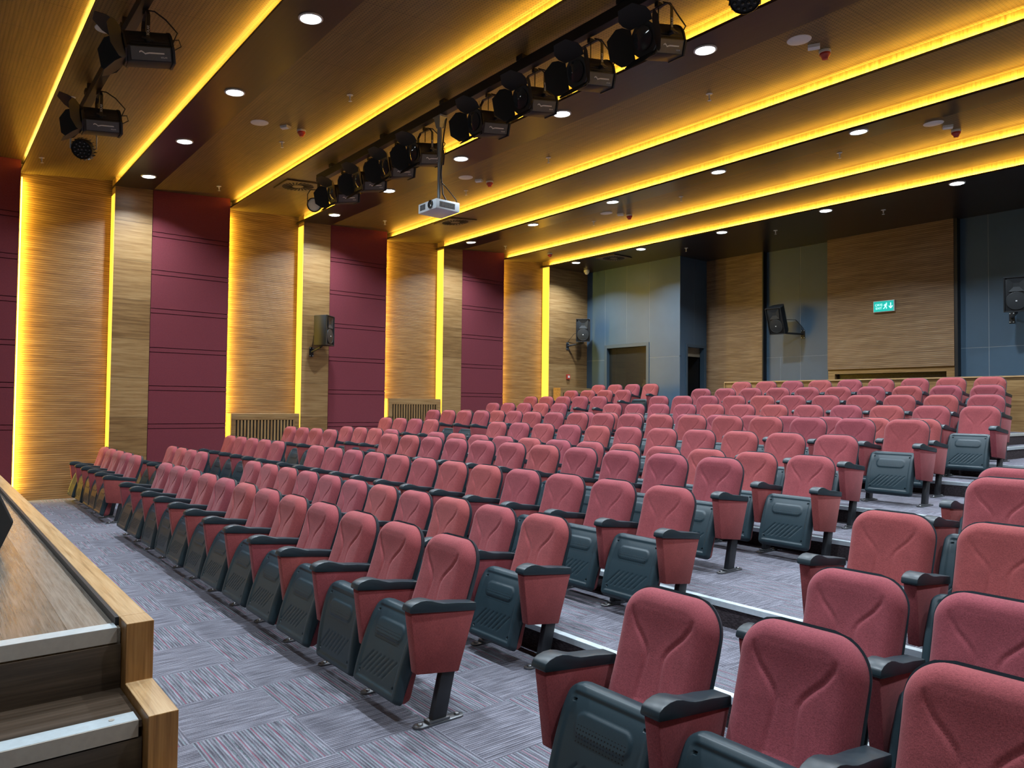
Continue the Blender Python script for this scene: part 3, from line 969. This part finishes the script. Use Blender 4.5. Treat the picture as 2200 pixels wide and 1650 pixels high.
me_clamp = MB().box(-.02, .02, -.03, .03, .292, .333).cyl((0, 0, .14), (0, 0, .292), .006, n=8).mesh('clamp', [M['steel_dark']])
me_cable = MB().tube([(.06, .225, .06), (.10, .26, .16), (.07, .16, .27), (.09, .06, .31), (.05, .0, .32)], .007, 8).mesh('cable', [M['black']], smooth=60)
lp = MB()
lp.hexa([(.0866, -.155, -.160), (.0890, -.155, -.160), (.0890, .185, -.160), (.0866, .185, -.160), (.1329, -.155, -.057), (.1353, -.155, -.057), (.1353, .185, -.057), (.1329, .185, -.057)])
me_label = lp.mesh('label_plate', [M['label_grey']])
def side_x(z):
    return .0890+.0463*(z+.160)/.103+.0004
mk = MB()
pts = [(-.085, -.100), (-.068, -.092), (-.050, -.100), (-.036, -.112), (-.020, -.108), (.0, -.104), (.13, -.104)]
for (y0, z0), (y1, z1) in zip(pts[:-1], pts[1:]):
    t = .0055
    mk.hexa([(side_x(z0-t), y0, z0-t), (side_x(z0-t)+.001, y0, z0-t), (side_x(z1-t)+.001, y1, z1-t), (side_x(z1-t), y1, z1-t), (side_x(z0+t), y0, z0+t), (side_x(z0+t)+.001, y0, z0+t), (side_x(z1+t)+.001, y1, z1+t), (side_x(z1+t), y1, z1+t)])
me_mark = mk.mesh('marking', [M['mark']])
tx = text_mesh('SOLAR', .030)
tx.materials.clear(); tx.materials.append(M['mark'])
tx2 = tx.copy()
tx.transform(Matrix(((0, 0, 1, .1632), (0, -1, 0, 0), (1, 0, 0, .085), (0, 0, 0, 1))))
tx.transform(Matrix.Identity(4))
tx2.transform(Matrix(((0, .41, .91, side_x(-.135)+.0008), (1, 0, 0, .125), (0, .91, -.41, -.135), (0, 0, 0, 1))) @ Matrix.Scale(.62, 4))

fres = thing('stage_light', 'x', 'stage light', group='black stage lights with barn doors')
for n_, me_ in (('housing', me_body), ('front_plate', me_front), ('lens', me_flens)):
    link(n_, me_, fres)
for me_ in FL:
    link('barn_door', me_, fres)
y_ = link('yoke', me_yoke, fres)
link('lettering', tx, y_)
link('clamp', me_clamp, fres)
link('cable', me_cable, fres)
l_ = link('label_plate', me_label, fres)
link('marking', me_mark, l_)
link('lettering', tx2, l_)
FIX = [(-4.33, 5.16, BZ0-.337, 14, -2), (-5.20, 5.16, BZ0-.337, 12, 0), (-6.06, 5.16, BZ0-.337, 12, 2), (-6.91, 5.16, BZ0-.337, 10, 0), (-8.31, 5.16, BZ0-.337, 12, 4), (-9.05, 5.16, BZ0-.337, 12, 2), (-9.88, 5.16, BZ0-.337, 12, 2), (-10.75, 5.16, BZ0-.337, 12, 2), (-7.45, 1.55, 5.36-.337, 12, -4), (-9.75, 1.55, 5.36-.337, 8, 0)]
FLAB = ['black stage light with barn doors, nearest the camera on the long bar', 'black stage light with barn doors, second from the camera on the long bar', 'black stage light with barn doors, third from the camera on the long bar', 'black stage light with barn doors, just before the projector pole', 'black stage light with barn doors, just past the projector pole', 'black stage light with barn doors, second past the projector pole', 'black stage light with barn doors, third past the projector pole', 'black stage light with barn doors, fourth past the projector pole', 'large black stage light with barn doors, upper one on the bar nearest the stage', 'large black stage light with barn doors, lower one on the bar nearest the stage']
for q, (x, y, z, tilt, yaw) in enumerate(FIX):
    r = fres if q == 0 else copy_tree(fres)
    r.location = (x, y, z)
    r.rotation_euler = (0, 0, math.radians(yaw))
    r['label'] = FLAB[q]
    for c in r.children:
        if c.name.split('.')[0] in ('housing', 'front_plate', 'lens', 'barn_door', 'label_plate'):
            c.rotation_euler = (math.radians(tilt), 0, 0)

def par(loc, d, lab, kind):
    r = thing('par_light', lab, 'stage light', loc)
    dv = Vector(d).normalized()
    R = dv.to_track_quat('Z', 'Y').to_matrix().to_4x4()
    def put(mb):
        return mb.xf(R)
    if kind == 'led':
        put(MB().lathe([(0, -.12), (.07, -.12), (.115, -.06), (.125, .0), (.125, .06), (.118, .07), (.112, .05), (0, .05)], (0, 0, 0), (0, 0, 1), 28)).obj('housing', M['speaker'], r, smooth=35)
        fins = MB()
        for k in range(20):
            a = 2*PI*k/20
            fins.box(.112, .140, -.003, .003, -.07, .03) if False else fins.hexa([(math.cos(a)*.11-math.sin(a)*.003*s1, math.sin(a)*.11+math.cos(a)*.003*s1, -.06) if b < 2 else (math.cos(a)*.14-math.sin(a)*.003*s1, math.sin(a)*.14+math.cos(a)*.003*s1, -.06) for b, s1 in ((0, -1), (1, 1), (2, 1), (3, -1))] + [(math.cos(a)*.11-math.sin(a)*.003*s1, math.sin(a)*.11+math.cos(a)*.003*s1, .03) if b < 2 else (math.cos(a)*.14-math.sin(a)*.003*s1, math.sin(a)*.14+math.cos(a)*.003*s1, .03) for b, s1 in ((0, -1), (1, 1), (2, 1), (3, -1))])
        put(fins).obj('cooling_fins', M['speaker'], r)
        spots = [(0, 0)] + [(.045*math.cos(2*PI*k/6), .045*math.sin(2*PI*k/6)) for k in range(6)] + [(.088*math.cos(2*PI*k/11), .088*math.sin(2*PI*k/11)) for k in range(11)]
        for x, y in spots:
            put(MB().lathe([(.017, 0), (.017, .006), (.012, .014), (0, .018)], (x, y, .05), (0, 0, 1), 12)).obj('lens', M['lens'], r, smooth=50)
    else:
        put(MB().lathe([(0, -.20), (.06, -.20), (.085, -.12), (.11, .02), (.118, .10), (.118, .115), (.106, .115), (.104, .10), (0, .10)], (0, 0, 0), (0, 0, 1), 28)).obj('housing', M['speaker'], r, smooth=35)
        put(MB().lathe([(.103, .101), (.09, .108), (.05, .116), (0, .119)], (0, 0, 0), (0, 0, 1), 28)).obj('lens', M['lens_pale'], r, smooth=50)
    px_ = Vector((0, 0, 1)).cross(dv).normalized()
    ym = MB()
    H_ = .24
    for s1 in (-1, 1):
        p = px_*s1*.15
        ym.tube([p*.85, p, p+Vector((0, 0, H_*.7)), p*.7+Vector((0, 0, H_))], .008, 6)
    ym.tube([px_*.105+Vector((0, 0, H_)), -px_*.105+Vector((0, 0, H_))], .008, 6)
    ym.obj('yoke', M['pole'] if kind == 'led' else M['black'], r)
    return r
p1 = par((-10.62, 1.53, 4.90), (.80, -.42, -.42), 'round black multi lens spotlight hanging at the end of the bar nearest the stage', 'led')
MB().box(-.02, .02, -.02, .02, .24, .455).obj('clamp', M['black'], p1)
p2 = par((-11.45, 5.02, 5.00), (.62, -.62, -.35), 'small lamp with a pale lens at the far end of the long bar', 'par')
MB().box(-.02, .02, .02, .06, .24, .395).obj('clamp', M['black'], p2)
p3 = par((-3.38, 5.10, 5.03), (.3, -.55, -.78), 'round black spotlight cut by the top edge of the picture', 'led')
MB().box(-.02, .02, -.02, .02, .24, .365).obj('clamp', M['black'], p3)

# ------------------------------------------------------------------ projector
pj = thing('projector', 'pale blue-white projector hanging from a long ceiling pole', 'projector', (-7.86, 5.10, 4.145))
MB().box(-.21, .21, -.18, .18, 0, .125).obj('case', M['projector'], pj, bevel=.012, seg=2, smooth=40)
MB().lathe([(.052, 0), (.052, .014), (.044, .016), (.040, .006), (.0, .004)], (.09, -.18, .068), (0, -1, 0), 24).obj('lens', M['lens'], pj, smooth=40)
m = MB()
for k in range(9):
    m.box(-.16+k*.014, -.152+k*.014, -.1825, -.180, .03, .10)
m.obj('front_grille', M['grille'], pj)
m = MB()
for k in range(15):
    for r_ in range(4):
        m.box(.2095, .2125, -.125+k*.0155, -.114+k*.0155, .028+r_*.018, .041+r_*.018)
m.obj('side_grille', M['grille'], pj)
pl = MB().cyl((.0, 0, .17), (.0, 0, .80), .024).cyl((0, 0, .72), (0, 0, 1.16), .034).obj('pole', M['pole'], pj, smooth=40)
MB().hexa([(-.04, -.03, 1.10), (.04, -.03, 1.10), (.04, .03, 1.10), (-.04, .03, 1.10), (-.07, -.05, 1.240), (.07, -.05, 1.240), (.07, .05, 1.240), (-.07, .05, 1.240)]).box(-.09, .09, -.055, .055, 1.240, 1.250).obj('top_bracket', M['pole'], pl)
MB().box(-.06, .06, -.06, .06, .125, .14).box(-.03, .03, -.02, .02, .14, .175).obj('mount_plate', M['pole'], pj)
MB().tube([(.075, .05, 1.22), (.045, .03, 1.0), (.045, .02, .9), (.030, .01, .5), (.04, .03, .25), (.07, .08, .14)], .009, 8).tube([(.03, .01, .40), (.10, .03, .33), (.17, .05, .25), (.205, .12, .16), (.20, .14, .12)], .006, 8).obj('cable', M['black'], pj, smooth=60)

# ------------------------------------------------------------------ wall speakers
def speaker(loc, yaw, pitch, lab, anchor):
    r = thing('wall_speaker', lab, 'speaker', loc, group='black wall speakers')
    R = Matrix.Rotation(math.radians(yaw), 4, 'Z') @ Matrix.Rotation(math.radians(pitch), 4, 'X')
    W_, H_, D_ = .19, .31, .16
    pr = [(-W_, -D_+.02), (W_, -D_+.02), (W_, -.02), (W_*.62, D_), (-W_*.62, D_), (-W_, -.02)]
    MB().prism(pr, 2, -H_, H_).xf(R).obj('cabinet', M['speaker'], r, bevel=.012, smooth=40)
    f = MB()
    f.box(-W_, W_, -D_-.004, -D_+.02, H_-.02, H_).box(-W_, W_, -D_-.004, -D_+.02, -H_, -H_+.02).box(-W_, -W_+.02, -D_-.004, -D_+.02, -H_+.02, H_-.02).box(W_-.02, W_, -D_-.004, -D_+.02, -H_+.02, H_-.02)
    f.xf(R).obj('front_rim', M['speaker'], r, bevel=.004)
    h = MB()
    o4 = [(-.135, H_-.03), (.135, H_-.03), (.115, .05), (-.115, .05)]
    i4 = [(-.045, .20), (.045, .20), (.045, .13), (-.045, .13)]
    vs = [(x, -D_, z) for x, z in o4] + [(x, -D_+.019, z) for x, z in i4]
    h.add(vs, [(0, 1, 5, 4), (1, 2, 6, 5), (2, 3, 7, 6), (3, 0, 4, 7), (4, 5, 6, 7)])
    h.xf(R).obj('horn', M['grille'], r)
    MB().lathe([(.158, 0), (.158, .010), (.150, .014), (.147, .010), (.08, .018), (0, .020)], (0, -D_+.016, -.115), (0, -1, 0), 32).xf(R).obj('cone_grille', M['grille'], r, smooth=40)
    MB().box(-.012, .012, -D_-.008, -D_-.002, -.125, -.105).xf(R).obj('badge', M['mark'], r)
    a = Vector(anchor)-Vector(loc)
    b = R @ Vector((0, .06, -H_-.03))
    b0 = R @ Vector((0, .02, -H_+.01))
    br = MB()
    nrm = Vector((1, 0, 0)) if abs(anchor[0]-XP) < .05 else Vector((0, -1, 0))
    tan = Vector((0, 0, 1)).cross(nrm)
    pts = []
    for zz in (-.10, .10):
        pts += [a+tan*-.045+Vector((0, 0, zz)), a+tan*.045+Vector((0, 0, zz)), a+tan*.045+Vector((0, 0, zz))+nrm*.014, a+tan*-.045+Vector((0, 0, zz))+nrm*.014]
    br.hexa(pts)
    br.cyl(a+nrm*.014, b, .022, n=10).cyl(b, b0, .026, n=10)
    br.obj('bracket', M['steel_dark'], r)
    bo = MB()
    for s1 in (-.03, .03):
        for zz in (-.08, .08):
            bo.cyl(a+tan*s1+Vector((0, 0, zz))+nrm*.014, a+tan*s1+Vector((0, 0, zz))+nrm*.019, .010, n=8)
    bo.obj('bolts', M['alu'], r)
    c0 = R @ Vector((.05, D_, -.12))
    MB().tube([c0, c0+nrm*-.02+Vector((0, 0, .06)), (c0*.4+a*.6)+Vector((0, 0, .22)), a+tan*.02+Vector((0, 0, .12))+nrm*.005], .006, 6).obj('cable', M['black'], r, smooth=60)
    return r
speaker((-14.28, 6.47, 3.21), 131, 0, 'black loudspeaker seen side-on, on oak beside the second maroon panel', (XP, 6.36, 2.78))
speaker((-14.22, 13.90, 3.75), 46, 5, 'black loudspeaker facing out from the oak panel beside the grey booth', (XP, 13.70, 3.34))
speaker((-9.15, 15.10, 3.72), 4, 22, 'black loudspeaker tilted on the grey panel left of the exit sign', (-8.86, YB, 3.40))
speaker((-4.52, 15.15, 3.78), 18, 8, 'black loudspeaker on the grey panel at the frame edge, beyond the exit sign', (-4.74, YB, 3.42))

# ------------------------------------------------------------------ exit sign
ex = thing('exit_sign', 'lit green exit sign on the slatted oak panel of the back wall', 'exit sign', (-6.965, YB-.16, 3.835))
MB().box(-.215, .215, -.055, 0, -.118, .118).obj('case', M['white'], ex, bevel=.01)
MB().box(-.200, .200, -.060, -.055, -.104, .104).obj('panel', M['exit'], ex)
def put_text(body, size, x, z, parent, mat, name='lettering'):
    me = text_mesh(body, size)
    me.materials.clear(); me.materials.append(mat)
    me.transform(Matrix(((1, 0, 0, x), (0, 0, -1, -.0612), (0, 1, 0, z), (0, 0, 0, 1))))
    return link(name, me, parent)
put_text('ÇIKIŞ', .062, -.095, .030, ex, M['exit_white'])
put_text('EXIT', .062, -.095, -.040, ex, M['exit_white'])
mn = MB()
def quad(m, a, b, t):
    a, b = Vector((a[0], 0, a[1])), Vector((b[0], 0, b[1]))
    d = (b-a).normalized()
    n_ = Vector((-d.z, 0, d.x))*t
    vs = [a-n_, b-n_, b+n_, a+n_]
    m.hexa([v+Vector((0, -.0612, 0)) for v in vs]+[v+Vector((0, -.0602, 0)) for v in vs])
mn.cyl((.062, -.0602, .055), (.062, -.0612, .055), .013, n=14)
quad(mn, (.055, .038), (.035, -.005), .014)
quad(mn, (.052, .030), (.075, .010), .006)
quad(mn, (.050, .034), (.020, .030), .006)
quad(mn, (.020, .030), (.010, .008), .006)
quad(mn, (.036, -.002), (.062, -.025), .008)
quad(mn, (.062, -.025), (.060, -.058), .007)
quad(mn, (.034, -.006), (.020, -.040), .008)
quad(mn, (.020, -.040), (-.005, -.052), .007)
mn.obj('running_figure', M['exit_white'], ex)
ar = MB()
quad(ar, (.145, .062), (.145, -.035), .009)
quad(ar, (.145, -.050), (.108, -.002), .009)
quad(ar, (.145, -.050), (.182, -.002), .009)
ar.obj('arrow', M['exit_white'], ex)

# fire alarm on the oak panel
fa = thing('fire_alarm', 'small red fire alarm box on the oak panel left of the booth', 'fire alarm', (XP, 13.72, 2.50))
MB().box(0, .045, -.06, .06, -.065, .065).obj('case', M['redplastic'], fa, bevel=.006)
MB().box(.0455, .049, -.030, .034, -.028, .032).obj('press_plate', M['white'], fa)

# ------------------------------------------------------------------ radiator covers in the niches
def rad_cover(y0, y1, z0, z1, lab, solid=0.0):
    d = thing('radiator_cover', lab, 'radiator cover', (XR+.15, (y0+y1)/2, z0), group='oak radiator covers')
    hw = (y1-y0)/2
    x1 = XP-XR-.15+.012
    h = z1-z0
    m = MB()
    sy0, sy1 = -hw+.09+solid, hw-.09
    m.box(-.145, x1, -hw, hw, h-.022, h)
    m.box(x1-.02, x1, -hw, hw, h-.13, h-.022)
    m.box(x1-.02, x1, -hw, sy0, 0, h-.13).box(x1-.02, x1, sy1, hw, 0, h-.13)
    m.box(x1-.02, x1, sy0, sy1, 0, .10)
    m.box(-.145, x1-.02, -hw, -hw+.02, 0, h-.022).box(-.145, x1-.02, hw-.02, hw, 0, h-.022)
    m.obj('casing', M['oak'], d, bevel=.002, seg=1)
    s_ = MB()
    n_ = int((sy1-sy0)/.065)
    pt = (sy1-sy0)/n_
    for k in range(n_):
        s_.box(x1-.02, x1-.002, sy0+pt*k+.030, sy0+pt*(k+1), .10, h-.13)
    s_.obj('slat_front', M['oak_z'], d)
    MB().box(x1-.05, x1-.025, -hw+.03, hw-.03, .02, h-.05).obj('dark_back', M['dark'], d)
    return d
rad_cover(4.74, 6.12, RISE*2, 1.49, 'oak radiator cover with black slots behind the fourth row by the far wall')
rad_cover(8.22, 9.60, RISE*4, 1.835, 'oak radiator cover with black slots between the second and third lit strips')
d = rad_cover(13.14, 14.42, RISE*7, 2.19, 'oak radiator cover with black slots below the fire alarm')
d.location.x += .34

# ------------------------------------------------------------------ small things at the booth, stage edge
pp = thing('paper_tray', 'white paper tray standing inside the booth window', 'paper tray', (-12.66, YF+.27, 2.107), (0, 0, .25))
MB().hexa([(-.10, -.05, 0), (.10, -.05, 0), (.10, .05, 0), (-.10, .05, 0), (-.13, -.03, .20), (.15, -.03, .24), (.15, .06, .24), (-.13, .06, .20)]).obj('tray', M['paper'], pp, bevel=.006)
m = MB()
for k in range(5):
    m.box(-.09+k*.045, -.06+k*.045, -.02, .04, .2, .31)
m.obj('sheets', M['paper'], pp)
dk = thing('control_desk', 'dark control desk inside the booth', 'desk', (-13.1, YF+.44, 1.255))
MB().box(-1.1, 1.1, -.26, .26, .80, .85).obj('desk_top', M['booth_in'], dk)
for sx in (-1.08, 1.05):
    MB().box(sx, sx+.04, -.24, .24, 0, .80).obj('leg', M['booth_in'], dk)

mo = thing('stage_monitor', 'black stage monitor speaker standing on the stage deck at the picture edge', 'speaker', (-4.75, .075, SZ-.028), (0, 0, math.radians(12)))
MB().prism([(-.22, 0), (.20, 0), (.26, .14), (.12, .46), (-.10, .46), (-.22, .30)], 0, -.30, .30).obj('cabinet', M['black_matte'], mo, bevel=.012)
MB().tube([(.301, -.12, .10), (.32, -.09, .115), (.32, .0, .125), (.301, .04, .12)], .010, 8).obj('handle', M['steel_dark'], mo, smooth=60)
